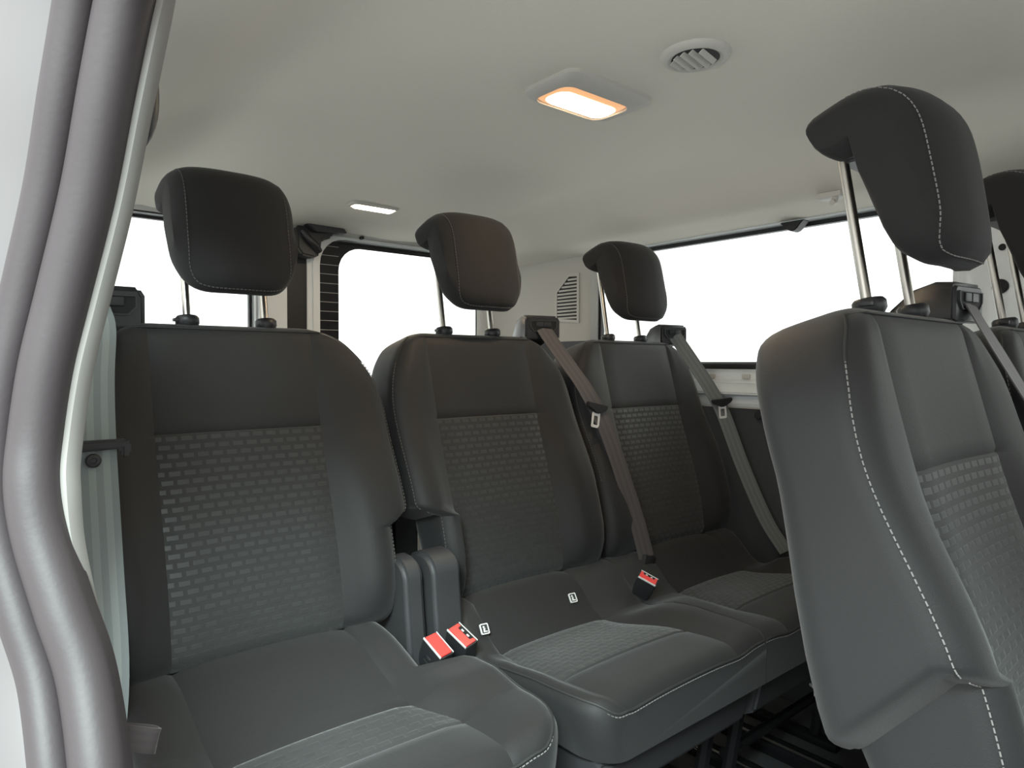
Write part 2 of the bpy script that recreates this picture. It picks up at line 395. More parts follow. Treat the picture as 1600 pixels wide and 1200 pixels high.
# header strip over the doors
hd = obj('trim_8', prism([(YR-0.05, 0.425), (YR-0.045, 0.402), (YR-0.02, 0.392), (YR+0.03, 0.388), (YR+0.03, 0.425)], 'x', XL, XR, 0.003), TRIM, kind='structure')
obj('black_band', box((0.40, YR-0.004, 0.393), (0.72, 0.012, 0.012), 0.004), GASK, hd)  # black band along the top of the left rear door
obj('screw_cap', lathe([(0.008, 0), (0.008, 0.003), (0.005, 0.004)], (1.005, YR-0.026, 0.393), (0, -0.4, -1)), PLD, hd)
lt = thing('door_latch', 'dark grey latch block at the top where the rear doors meet', 'latch', (0.82, YR-0.02, 0.36))
obj('housing', prism([(0.785, 0.40), (0.90, 0.40), (0.895, 0.375), (0.862, 0.368), (0.858, 0.322), (0.838, 0.310), (0.80, 0.315), (0.785, 0.335)], 'y', YR-0.055, YR, 0.006), DTRIM, lt)
obj('catch_plate', prism([(0.80, 0.405), (0.915, 0.405), (0.93, 0.388), (0.83, 0.383)], 'y', YR-0.085, YR-0.05, 0.003), PLG, lt)
obj('hook', tube([(0.80, YR-0.06, 0.385), (0.815, YR-0.07, 0.36), (0.835, YR-0.07, 0.345), (0.85, YR-0.06, 0.33)], 0.010, 10), PLA, lt)

# left wall behind the door opening (with its own quarter window)
il = rrect(1.30, 0.150, 0.42, 0.185, 0.04)
obj('wall_left', ring(rect_loop(il, 0.80, YR, -ZF, 0.40), il, fx, XL-0.05, XL), PAINT, kind='structure')
window('window_5', fx, 1.30, 0.150, 0.42, 0.185, 0.04, XL-0.04)

# front of the cabin: bulkhead under a windscreen, front door with its window
il = rrect(XC, 0.13, 0.66, 0.24, 0.10)
obj('wall_front', ring(rect_loop(il, XL-0.05, XR+0.05, -ZF, 0.43), il, fy, -1.03, -0.98), DTRIM, kind='structure')
window('window_6', fy, XC, 0.13, 0.66, 0.24, 0.10, -1.01)
il = rrect(-0.62, 0.14, 0.27, 0.18, 0.06)
obj('door_3', ring(rect_loop(il, -1.0, -0.30, -ZF, 0.40), il, fx, XL-0.05, XL), DTRIM, kind='structure')
window('window_7', fx, -0.62, 0.14, 0.27, 0.18, 0.06, XL-0.03)

# ---------------------------------------------------------------- sliding door opening: seal, painted flange, outer body
def ang_pt(px, py, Y):
    d = fw*FPX + r2*(px-800) - u2*(py-600); d = d*(Y/d.y); return Vector((d.x, d.y, d.z))
seal_ctrl = [(166, -90, .50), (152, 0, .52), (125, 150, .545), (99, 300, .57), (64, 450, .59), (36, 570, .60), (20, 680, .605), (14, 760, .60), (27, 850, .59), (60, 960, .57), (92, 1060, .55), (112, 1200, .52), (122, 1320, .50)]
path = smooth_path([ang_pt(*c) for c in seal_ctrl], 8)
ue = Vector((0.80, -0.60, 0)); ne = Vector((-0.60, -0.80, 0))
def sweep(path, prof, u, nrm, wf=None):
    V, F = [], []; T = frame_dirs(path); n = len(prof)
    for i, p in enumerate(path):
        uu = (u - T[i]*u.dot(T[i])).normalized(); nn = T[i].cross(uu).normalized()
        if nn.dot(nrm) < 0: nn = -nn
        k = wf(i/(len(path)-1)) if wf else 1.0; a0 = prof[0][0] if wf else 0
        for a, b in prof: V.append(tuple(p+uu*(a0+(a-a0)*k)+nn*b))
    for i in range(len(path)-1):
        for k in range(n): F.append((i*n+k, i*n+(k+1) % n, (i+1)*n+(k+1) % n, (i+1)*n+k))
    F += [tuple(range(n)), tuple(range((len(path)-1)*n, len(path)*n))]
    return V, F
def lobes():
    out = []
    for k in range(13):                                        # outer lobe
        a = PI*(1-k/12); out.append((-0.0125+0.0125*math.cos(a), 0.013*math.sin(a)))
    for k in range(1, 17):                                     # inner lobe
        a = PI*(1-k/16); out.append((0.0165+0.0165*math.cos(a), 0.018*math.sin(a)+0.0008))
    out += [(0.032, -0.012), (0.0, -0.016), (-0.024, -0.012)]
    return out
SEAL_ON = True
sl = obj('trim_9', sweep(path, lobes(), ue, ne), RUB, kind='structure', angle=60)
pb = sweep(path[4:78], [(0.026, -0.004), (0.0365, -0.005), (0.0395, -0.010), (0.0395, -0.018), (0.026, -0.018)], ue, ne, lambda t: 1-0.8*ss(0.72, 1.0, t))
obj('trim_10', pb, STRIP, kind='structure')
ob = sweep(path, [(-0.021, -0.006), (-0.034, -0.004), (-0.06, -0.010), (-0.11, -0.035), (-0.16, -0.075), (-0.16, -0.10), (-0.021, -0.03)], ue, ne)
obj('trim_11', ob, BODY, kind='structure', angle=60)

# ================================================================ SEATS
# local seat frame: x across (0 = seat middle), y rearward (0 = head-restraint guides), z from eye level
XS = 0.118                                                     # half width of the centre panel
ZT, ZB, ZSEAM, ZN = 0.056, -0.405, -0.098, -0.236              # top, bottom, panel seam, notch
def yfront(z): return -0.038+0.27*(z-0.03)-0.010*ss(-0.1, -0.28, z)*(1-ss(-0.3, -0.42, z))
def yrear(z): return 0.061+0.325*z-0.022*ss(-0.15, -0.32, z)
def shoulder(z, w):
    if z <= -0.11: return w
    t = min(1.0, (z+0.11)/0.166); return w-(w-0.150)*t**2.9
def make_back(seat, wl, wr, notch_l, notch_r, skew=0.03):
    rt_, rb_ = 0.024, 0.03
    zs = []
    for k in range(6): zs.append((ZB+rb_-rb_*math.cos(k/5*PI/2), rb_*(1-math.sin(k/5*PI/2))))
    base = [-0.35, -0.32, -0.29, -0.268, ZN-0.018, ZN-0.0165, ZN-0.013, ZN-0.008, ZN-0.003, ZN+0.002, ZN+0.007, -0.215, -0.19, -0.165, -0.14, -0.118, ZSEAM-0.006, ZSEAM-0.002, ZSEAM, ZSEAM+0.006, -0.08, -0.06, -0.045, -0.03, -0.018, -0.006, 0.004, 0.013, 0.021, 0.027]
    zs += [(z, 0.0) for z in base]
    for k in range(0, 7):
        a = k/6*PI/2; zs.append((ZT-rt_+rt_*math.sin(a), rt_*(1-math.cos(a))))
    NXC = 12; NB = 5; NA = 6
    V = []; nloop = None; tags = None; zi = []
    for (z, dl) in zs:
        yf, yr = yfront(z)+dl, yrear(z)-dl
        def width(w, notch):
            q = shoulder(z, w)
            if notch: q -= notch*(1-ss(ZN-0.018, ZN+0.006, z)**0.5)
            return q-dl*0.8
        w_l, w_r = width(wl, notch_l), width(wr, notch_r)
        rf = 0.030 if z < 0 else 0.030-0.008*ss(0, 0.05, z)
        rf = min(rf, (yr-yf)*0.45); rb = min(0.032, (yr-yf)*0.5)
        xs_ = min(XS, w_l-rf-0.004, w_r-rf-0.004)
        bol = 0.006+0.022*ss(-0.06, -0.23, z)*(1-ss(-0.33, -0.41, z))-0.006*ss(-0.02, 0.05, z)
        lp = []; tg = []
        groove = 0.004*(1-ss(0.03, 0.056, z))
        seam = 0.003 if abs(z-ZSEAM) < 0.0005 else 0.0
        # left outer -> seam -> centre -> seam -> right outer  (front face, from -x to +x)
        xo = w_l-rf
        for k in range(NB):
            x = -(xo+(xs_-xo)*k/NB); t = ss(xs_, min(xs_+0.05, xo), -x); lp.append((x, yf-bol*t+0.0)); tg.append('b')
        for k in range(NXC+1):
            x = -xs_+2*xs_*k/NXC; e = (x/xs_)**2
            y = yf+0.006*(1-e)*(1-0.9*ss(-0.07, 0.045, z))+(groove if k in (0, NXC) else 0)+seam; lp.append((x, y)); tg.append('c')
        xo = w_r-rf
        for k in range(1, NB+1):
            x = xs_+(xo-xs_)*k/NB; t = ss(xs_, min(xs_+0.05, xo), x); lp.append((x, yf-bol*t)); tg.append('b')
        yb = yf-bol
        for k in range(1, NA+1):
            a = k/NA*PI/2; lp.append((w_r-rf+rf*math.sin(a), yb+rf-rf*math.cos(a))); tg.append('s')
        for k in range(NA+1):
            a = k/NA*PI/2; lp.append((w_r-rb+rb*math.cos(a), yr-rb+rb*math.sin(a))); tg.append('s')
        for k in range(NA+1):
            a = PI/2+k/NA*PI/2; lp.append((-(w_l-rb)+rb*math.cos(a), yr-rb+rb*math.sin(a))); tg.append('s')
        for k in range(NA):
            a = k/NA*PI/2; lp.append((-(w_l-rf)-rf*math.cos(a), yb+rf-rf*math.sin(a))); tg.append('s')
        nloop = len(lp)
        sk = ss(-0.10, ZN, z)*(1-ss(-0.30, -0.40, z))
        for (x, y) in lp:
            tt = max(0, min(1, (y-yf)/(yr-yf))); nx = ss(0.10, 0.17, abs(x))
            V.append((x, y, z-0.020*tt*ss(-0.05, 0.045, z)-skew*sk*tt*nx*(1 if ((x < 0 and notch_l) or (x > 0 and notch_r)) else 0)))
        tags = tg
    nl = len(zs); cov, upp, ins = [], [], []
    for j in range(nl-1):
        zm = (zs[j][0]+zs[j+1][0])/2
        for i in range(nloop):
            q = (j*nloop+i, j*nloop+(i+1) % nloop, (j+1)*nloop+(i+1) % nloop, (j+1)*nloop+i)
            if NB <= i < NB+NXC:
                (ins if zm < ZSEAM else upp).append(q)
            else: cov.append(q)
    top = [(nl-1)*nloop+i for i in range(nloop)]; bot = list(range(nloop))
    cov += [tuple(top), tuple(bot)]
    sx, sy = seat['o'].xy
    A = [(v[0]+sx, v[1]+sy, v[2]) for v in V]
    e = seat['e']
    b = obj('backrest', sub(A, cov), FABS, e, angle=35)
    obj('upper_panel', sub(A, upp), FABS, b, angle=35); obj('patterned_insert', sub(A, ins), INSV, b, angle=35)
    # stitching along the side/front corner, piping across the shoulders and top
    iR = NB+NXC+1+NB-1+NA-2; iL = nloop-NA+2
    lines = []
    for idx, notch in ((iR, notch_r), (iL, notch_l)):
        pts = []
        for j, (z, dl) in enumerate(zs):
            if z < ZN-0.004 or z > 0.037: continue
            v = Vector(A[j*nloop+idx]); side = 1 if idx == iR else -1
            pts.append(v+Vector((side*0.0009, -0.0009, 0)))
        lines.append(pts)
        if notch:
            low = []
            for j, (z, dl) in enumerate(zs):
                if z > ZN-0.006 or z < -0.37: continue
                v = Vector(A[j*nloop+idx]); low.append(v+Vector(((1 if idx == iR else -1)*0.0008, -0.0008, 0)))
            lines.append(low)
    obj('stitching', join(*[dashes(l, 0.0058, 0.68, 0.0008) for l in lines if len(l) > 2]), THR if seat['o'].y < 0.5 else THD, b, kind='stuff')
    jt = [j for j, (z, dl) in enumerate(zs) if z > 0.0 and dl < 0.0092]
    pp = [Vector(A[j*nloop+iL])+Vector((-.0006, -.0006, 0)) for j in jt]
    jx = jt[-1]; pp += [Vector(A[jx*nloop+i])+Vector((0, -.0008, .0006)) for i in range(0, NB*2+NXC+1, 2)]
    pp += [Vector(A[j*nloop+iR])+Vector((.0006, -.0006, 0)) for j in reversed(jt)]
    obj('piping', tube(pp, 0.0013, 6), PIPE, b)
    return b

# head restraint: hooked side profile swept across, ends rounded
med = [(0.010, 0.2480, 0.0325), (-0.008, 0.2545, 0.0320), (-0.022, 0.253, 0.0310), (-0.033, 0.238, 0.0315), (-0.040, 0.216, 0.031), (-0.046, 0.190, 0.030), (-0.051, 0.166, 0.029), (-0.056, 0.144, 0.0275), (-0.060, 0.125, 0.0255)]
med = [tuple(p) for p in smooth_path(med, 3)]
def headrest_geo():
    P = [Vector((0, a, b)) for a, b, r in med]; T = frame_dirs(P); n = len(P)
    prof = []                                                   # (medial point, offset direction * r)
    for i in range(n):                                          # front / upper side
        nn = Vector((0, T[i].z, -T[i].y)); nn = nn if nn.dot(Vector((0, -1, 0.5))) > 0 else -nn
        prof.append((P[i], nn*med[i][2]))
    t = T[-1]; f = prof[-1][1].normalized()
    for k in range(1, 6): a = k/6*PI; prof.append((P[-1], (f*math.cos(a)+t*math.sin(a))*med[-1][2]))
    inn = [P[i]-prof[i][1] for i in range(n-1, -1, -1)]
    for _ in range(14): inn = [inn[0]]+[(inn[i-1]+inn[i]*2+inn[i+1])/4 for i in range(1, n-1)]+[inn[-1]]
    for k, i in enumerate(range(n-1, -1, -1)): prof.append((P[i], inn[k]-P[i]))
    t = -T[0]; f = prof[-1][1].normalized()
    for k in range(1, 10): a = k/10*PI; ca, sa = math.cos(a), math.sin(a); prof.append((P[0], (f*math.copysign(abs(ca)**0.6, ca)+t*sa**0.6*0.85)*med[0][2]))
    hw = 0.088; xs_ = []
    for k in range(13): xs_.append(hw-0.058+0.058*math.sin(k/12*PI/2))
    xs_ = [-x for x in reversed(xs_)]+[-0.018, 0.018]+xs_
    V = []; m = len(prof); zm = 0.20
    for x in xs_:
        e = max(0.0, abs(x)-(hw-0.058))/0.058
        k = math.sqrt(max(0, 1-(e*0.985)**2.6)); h = 0.58+0.42*(max(0, 1-(max(0, (e-0.25)/0.75)*0.97)**3.2)**0.5)
        for c, d in prof:
            zz = c.z
            k4 = math.sqrt(max(0, 1-(e*0.97)**4)); kk = 1-((1-k4)*0.16 if zz > zm else (1-k)*0.72)
            sl = (zz-zm)
            y = c.y+0.024*(x/hw)**2
            off = d*h
            V.append((x+0, y+off.y, zm+sl*kk+off.z*(0.60+0.40*k)))
    F = []
    for j in range(len(xs_)-1):
        for i in range(m): F.append((j*m+i, j*m+(i+1) % m, (j+1)*m+(i+1) % m, (j+1)*m+i))
    F += [tuple(range(m)), tuple(range((len(xs_)-1)*m, len(xs_)*m))]
    nm = len(med); jl, jr = 6, len(xs_)-7
    lf = [Vector(V[jl*m+i])+Vector((-.0010, -.0008, .0002)) for i in range(2, nm+1)]
    bt = [Vector(V[j*m+nm+1])+Vector((0, -.0008, -.0003)) for j in range(jl+1, jr)]
    rg = [Vector(V[jr*m+i])+Vector((.0008, -.0006, .0002)) for i in range(nm, 1, -1)]
    ln = lf+bt+rg
    for _ in range(1): ln = [ln[0]]+[(ln[i-1]+ln[i]*2+ln[i+1])/4 for i in range(1, len(ln)-1)]+[ln[-1]]
    lines = [ln]
    return (V, F), lines
HG, HL = headrest_geo()
def make_headrest(seat, foreground=False):
    sx, sy = seat['o'].xy; d = (sx, sy, 0); e = seat['e']
    h = obj('headrest', shift(HG, d), FAB, e, angle=50)
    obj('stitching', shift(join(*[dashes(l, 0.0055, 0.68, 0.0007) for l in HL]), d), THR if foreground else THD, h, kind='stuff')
    ct = prism(rrect(0.0, 0.014, 0.066, 0.020, 0.016), 'z', 0.213, 0.229, 0.003)
    obj('underside_cover', shift(ct, d), PLA, h)
    for s in (-1, 1):
        obj('post', shift(tube([(s*0.058, -0.012, 0.02), (s*0.058, 0.003, 0.066), (s*0.058, 0.032, 0.229)], 0.0054, 14), d), STEEL, h)
    for s in (-1, 1):
        g = lathe([(0.0125, -0.014), (0.0165, -0.008), (0.0165, 0.000), (0.014, 0.003), (0.0075, 0.0035)], (s*0.058, 0.001, 0.0655), (0, 0.17, 1), 28)
        c = obj('post_guide', shift(g, d), PLA, e)
        if s < 0: obj('release_button', shift(box((s*0.058-0.015, -0.003, 0.0625), (0.010, 0.014, 0.005), 0.0015), d), PLA, c)

def make_cushion(seat, wl, wr, cut_l, cut_r, y_ins=-0.25, y_cut=-0.27, y_back=-0.145, flat_l=False, flat_r=False, zmid=-0.458, cr=0.09, bh=0.024):
    YI = -0.402; YFR = -0.506; R = 0.030; ZBOT = -0.518
    ys = [y_back, y_back-0.012, y_back-0.03, y_back-0.055, -0.225, y_ins+0.004, y_ins, y_ins-0.006]
    ys += [y for y in (y_cut+0.008, y_cut-0.002, y_cut-0.012) if True]
    ys += [-0.30, -0.32, -0.345, -0.37, -0.38, -0.397, YI+0.003, YI, YI-0.006, -0.42, -0.44, -0.455, -0.465, YFR+R]
    ys = sorted(set(ys), reverse=True)
    for k in range(1, 8): ys.append(YFR+R-R*math.sin(k/7*PI/2))
    V = []; n = None; NB, NC, NA, ND = 6, 12, 5, 4
    def ztop(y):
        z = -0.396+(zmid+0.396)*ss(y_back-0.02, y_ins, y)
        return z+(-0.442-zmid)*ss(y_ins, -0.40, y)+0.005*ss(-0.39, -0.46, y)
    for y in ys:
        a = max(0.0, (YFR+R-y)/R); a = min(1, a); dz = R*(1-math.sqrt(max(0, 1-a*a)))
        def ww(w, cut, flat):
            q = w-(cut*ss(y_cut-0.004, y_cut+0.006, y) if cut else 0)
            if flat: return q
            pr_ = max(0.0, (YFR+cr-y)/cr)
            q -= 0.84*cr*(1-math.sqrt(max(0, 1-min(1, pr_)**2)))*0.9
            return q
        w_l, w_r = ww(wl, cut_l, flat_l), ww(wr, cut_r, flat_r)
        fl = XS+0.035*ss(y_ins, YI, y)
        z0 = ztop(y)-dz; bol = bh*ss(y_cut+0.01, y_cut-0.05, y)*(1-0.7*ss(-0.33, -0.50, y))+0.004
        r = 0.022; rl, rr_ = (0.003 if flat_l else r), (0.003 if flat_r else r); lp = []
        xsl, xsr = min(fl, w_l-r-.012), min(fl, w_r-r-.012)
        bl, br_ = bol*(0.55 if flat_l else 1), bol*(0.55 if flat_r else 1)
        def gz(k, cnt): return -0.003 if k in (0, cnt) else 0
        seam = -0.0025 if (abs(y-y_ins) < 1e-6 or abs(y-YI) < 0.0012) else 0
        for k in range(NB): 
            x = (w_l-rl)+(xsl-(w_l-rl))*k/NB; t = ss(xsl, xsl+0.055, x); lp.append((-x, z0+bl*t))
        for k in range(NC+1):
            x = -xsl+(xsl+xsr)*k/NC; lp.append((x, z0+gz(k, NC)+seam+0.004*(1-(2*k/NC-1)**2)))
        for k in range(1, NB+1):
            x = xsr+((w_r-rr_)-xsr)*k/NB; t = ss(xsr, xsr+0.055, x); lp.append((x, z0+br_*t))
        zl = lp[0][1]; zr = lp[-1][1]
        for k in range(1, NA+1): b = k/NA*PI/2; lp.append((w_r-rr_+rr_*math.sin(b), zr-rr_+rr_*math.cos(b)))
        for k in range(1, ND+1): lp.append((w_r-(0 if flat_r else 0.012*(k/ND)**2), zr-rr_+(ZBOT-zr+rr_)*k/ND))
        for k in range(ND, 0, -1): lp.append((-(w_l-(0 if flat_l else 0.012*(k/ND)**2)), zl-rl+(ZBOT-zl+rl)*k/ND))
        for k in range(NA, 0, -1): b = k/NA*PI/2; lp.append((-(w_l-rl+rl*math.sin(b)), zl-rl+rl*math.cos(b)))
        n = len(lp)
        for x, z in lp: V.append((x, y, z))
    sx, sy = seat['o'].xy; A = [(v[0]+sx, v[1]+sy, v[2]) for v in V]; e = seat['e']
    cov, rear, ins, fro = [], [], [], []
    for j in range(len(ys)-1):
        ym = (ys[j]+ys[j+1])/2
        for i in range(n):
            q = (j*n+i, j*n+(i+1) % n, (j+1)*n+(i+1) % n, (j+1)*n+i)
            if NB <= i < NB+NC and ym > YFR+0.004: (rear if ym > y_ins else ins if ym > YI else fro).append(q)
            else: cov.append(q)
    m = len(ys)-1
    cov += [tuple(range(n)), tuple(m*n+i for i in range(n))]
    c = obj('seat_cushion', sub(A, cov), FABS, e, angle=35)
    obj('rear_panel', sub(A, rear), FAB, c, angle=40); obj('patterned_insert', sub(A, ins), INSH, c, angle=40); obj('front_panel', sub(A, fro), FABS, c, angle=40)
    # piping and stitching round the upper edge
    def edge(off, dzz):
        iR = NB*2+NC+2; iL = n-2; jf = len(ys)-3
        jl = [j for j, y in enumerate(ys) if y < y_cut-0.008 and j <= jf]
        p = [] if flat_l else [Vector(A[j*n+iL]) for j in jl]
        p += [Vector(A[jf*n+i]) for i in range(0, NB*2+NC+1)]
        if not flat_r: p += [Vector(A[j*n+iR]) for j in reversed(jl)]
        mid = Vector((sx, sy-0.33, -0.47)); out = []
        for v in p: d = (v-mid); d.z *= 0.6; out.append(v+d.normalized()*off+Vector((0, 0, dzz)))
        for _ in range(2): out = [out[0]]+[(out[i-1]+out[i]*2+out[i+1])/4 for i in range(1, len(out)-1)]+[out[-1]]
        return out
    obj('piping', tube(edge(0.0008, 0.0), 0.0019, 6), PIPE, c)
    obj('stitching', dashes(edge(0.0022, -0.0042), 0.0058, 0.66, 0.0008), THR, c, kind='stuff')
    return c
def make_base(seat, wl, wr):
    sx, sy = seat['o'].xy; e = seat['e']; x0, x1 = sx-wl+0.012, sx+wr-0.012
    b = obj('seat_base', prism([(sy-0.480, -0.52), (sy-0.488, -0.528), (sy-0.475, -0.585), (sy-0.45, -0.60), (sy-0.16, -0.60), (sy-0.15, -0.515), (sy-0.48, -0.515)], 'x', x0, x1, 0.005), PLG, e)
    for s in (x0+0.03, x1-0.03):
        obj('leg', join(tube([(s, sy-0.43, -0.60), (s, sy-0.40, -ZF+0.02)], 0.012, 8), tube([(s, sy-0.20, -0.60), (s, sy-0.14, -ZF+0.02)], 0.012, 8),
            box((s, sy-0.27, -ZF+0.0085), (0.03, 0.36, 0.016), 0.003)), IRON, e)
    obj('crossbar', tube([(x0+0.03, sy-0.40, -0.70), (x1-0.03, sy-0.40, -0.70)], 0.010, 8), IRON, e)
def housing(seat, xm, ztop, flip, yaw, y=-0.01, size=1.0):
    """seat belt outlet box on the shoulder of the backrest"""
    pr_ = [(-0.040, -0.050), (0.040, -0.050), (0.040, -0.010), (0.034, 0.0), (-0.034, 0.0), (-0.040, -0.006)]
    V, F = [], []; secs = [(-0.004, 1.0, 0), (0.0, 1.03, 0.002), (0.022, 1.03, 0.004), (0.050, 0.96, -0.004), (0.078, 0.80, -0.026), (0.095, 0.66, -0.046)]
    for yy, k, dz in secs:
        for x, z in pr_: V.append((x*k, yy, z*(k if yy > 0.03 else 1)+dz))
    n = len(pr_)
    for j in range(len(secs)-1):
        for i in range(n): F.append((j*n+i, j*n+(i+1) % n, (j+1)*n+(i+1) % n, (j+1)*n+i))
    F += [tuple(range(n)), tuple((len(secs)-1)*n+i for i in range(n))]
    bm = bmesh.new(); vs = [bm.verts.new(v) for v in V]; [bm.faces.new([vs[i] for i in f]) for f in F]
    bmesh.ops.recalc_face_normals(bm, faces=bm.faces)
    bmesh.ops.bevel(bm, geom=[ed for ed in bm.edges if ed.calc_face_angle(0) > 0.6], offset=0.004, segments=2, affect='EDGES')
    g = from_bm(bm)
    slot_o = [(-0.030, -0.010), (0.030, -0.010), (0.030, -0.022), (0.022, -0.031), (-0.022, -0.031), (-0.030, -0.022)]
    slot = prism(slot_o, 'y', -0.0052, -0.0030); rim = ring([(x*1.06, -0.0195+(z+0.0195)*1.12) for x, z in slot_o], slot_o, lambda p, t: (p[0], t, p[1]), -0.004, -0.0066)
    tab = box((0, -0.006, -0.0165), (0.036, 0.003, 0.011), 0.0012); tab2 = box((0, -0.0068, -0.0165), (0.0012, 0.003, 0.011))
    sx, sy = seat['o'].xy
    mt = Matrix.Translation((sx+xm, sy+y, ztop)) @ Matrix.Rotation(yaw, 4, 'Z') @ Matrix.Scale(-1 if flip else 1, 4, (1, 0, 0)) @ Matrix.Scale(size, 4)
    h = obj('belt_outlet', xform(g, mt), PLA, seat['e'], angle=50)
    obj('slot', xform(slot, mt), PLD, h); obj('slot_rim', xform(rim, mt), PLG, h); obj('slot_flap', xform(join(tab, tab2), mt), PLA, h)
    return mt

def seat(x, y, label, group=None):
    e = thing('passenger_seat', label, 'seat', (x, y, -ZF), group)
    return {'e': e, 'o': Vector((x, y, 0))}
R3, R2 = 1.08, 0.308
SX = [0.332, 0.787, 1.247]; FX = [0.797, 1.257]
s1 = seat(SX[0], R3, 'dark grey rear-row single seat nearest the open door, left of the red buckles', 'rear-row passenger seats')
s2 = seat(SX[1], R3, 'dark grey middle seat of the rear row, with two white anchor tags on its cushion', 'rear-row passenger seats')
s3 = seat(SX[2], R3, 'dark grey rear-row seat farthest from the door, in front of the louvred corner trim', 'rear-row passenger seats')
f1 = seat(FX[0], R2, 'large foreground seat at the right with pale contrast stitching down its side', 'second-row passenger seats')
f2 = seat(FX[1], R2, 'partly cut off seat at the right edge beside the large foreground seat', 'second-row passenger seats')
make_back(s1, 0.203, 0.238, 0, 0.032); make_back(s2, 0.205, 0.225, 0.045, 0); make_back(s3, 0.225, 0.215, 0, 0)
make_back(f1, 0.215, 0.223, 0.04, 0, 0.105); make_back(f2, 0.225, 0.215, 0, 0)
for s in (s1, s2, s3, f1, f2): make_headrest(s, s in (f1, f2))
make_cushion(s1, 0.185, 0.262, 0, 0.085, y_ins=-0.335, y_cut=-0.285, zmid=-0.434, bh=0.009)
make_cushion(s2, 0.166, 0.2295, 0.0, 0, flat_r=True, cr=0.06); make_cushion(s3, 0.2295, 0.20, 0, 0, flat_l=True)
make_cushion(f1, 0.19, 0.2295, 0, 0, flat_r=True); make_cushion(f2, 0.2295, 0.2, 0, 0, flat_l=True)
make_base(s1, 0.2, 0.25); make_base(s2, 0.155, 0.226); make_base(s3, 0.226, 0.2); make_base(f1, 0.19, 0.225); make_base(f2, 0.225, 0.2)
obj('paper_tag', join(box((1.272, 0.615, -0.626), (0.016, 0.002, 0.014), 0.0006, 1), tube([(1.279, 0.617, -0.626), (1.30, 0.64, -0.63)], 0.003, 6)), WHITE, s3['e'], label='small white tag hanging under the seat')
h1 = housing(s1, -0.164, 0.103, False, 0.0, -0.01, 1.16)
h2 = housing(s2, 0.185, 0.100, False, -0.25); h3 = housing(s3, 0.175, 0.098, False, -0.25); h4 = housing(f1, 0.20, 0.102, False, -0.1)

# ================================================================ HINGE COVERS, BUCKLES, BELTS
def hinge(x0, x1, yf, zt, label, bx):
    prof = [(yf+0.11, -0.56), (yf-0.012, -0.56), (yf-0.012, -0.47), (yf, -0.38), (yf+0.004, -0.345)]
    for k in range(1, 8): a = k/8*PI/2; prof.append((yf+0.004+0.036*(1-math.cos(a)), zt-0.036+0.036*math.sin(a)))
    prof += [(yf+0.055, zt), (yf+0.085, zt-0.012), (yf+0.105, zt-0.04), (yf+0.11, zt-0.09)]
    e = thing('seat_hinge_cover', label, 'hinge cover', ((x0+x1)/2, yf+0.05, -0.56), 'hinge covers between the rear-row seats')
    c = obj('shell', prism(prof, 'x', x0, x1, 0.007, 3), PLG, e, angle=50)
    obj('foot', box(((x0+x1)/2, yf+0.05, -0.575), (x1-x0-0.012, 0.10, 0.03), 0.004), PLA, e)
    obj('dark_gap_block', box((bx, 1.035, -0.31), (0.046, 0.03, 0.30), 0.004), PLD, e); obj('dark_gap_arm', box((bx, 1.0, -0.45), (0.03, 0.09, 0.03), 0.004), PLD, e)  # added black blocks that darken the see-through gap between the seats
    obj('post', box(((x0+x1)/2, yf+0.06, -0.69), (0.018, 0.05, 0.22), 0.003), IRON, e)
hinge(0.5295, 0.564, 0.885, -0.302, 'dark plastic hinge cover against the backrest of the seat nearest the door', 0.561)
hinge(0.574, 0.628, 0.875, -0.300, 'wider dark plastic hinge cover beside the middle rear-row seat, behind the red buckles', 0.611)
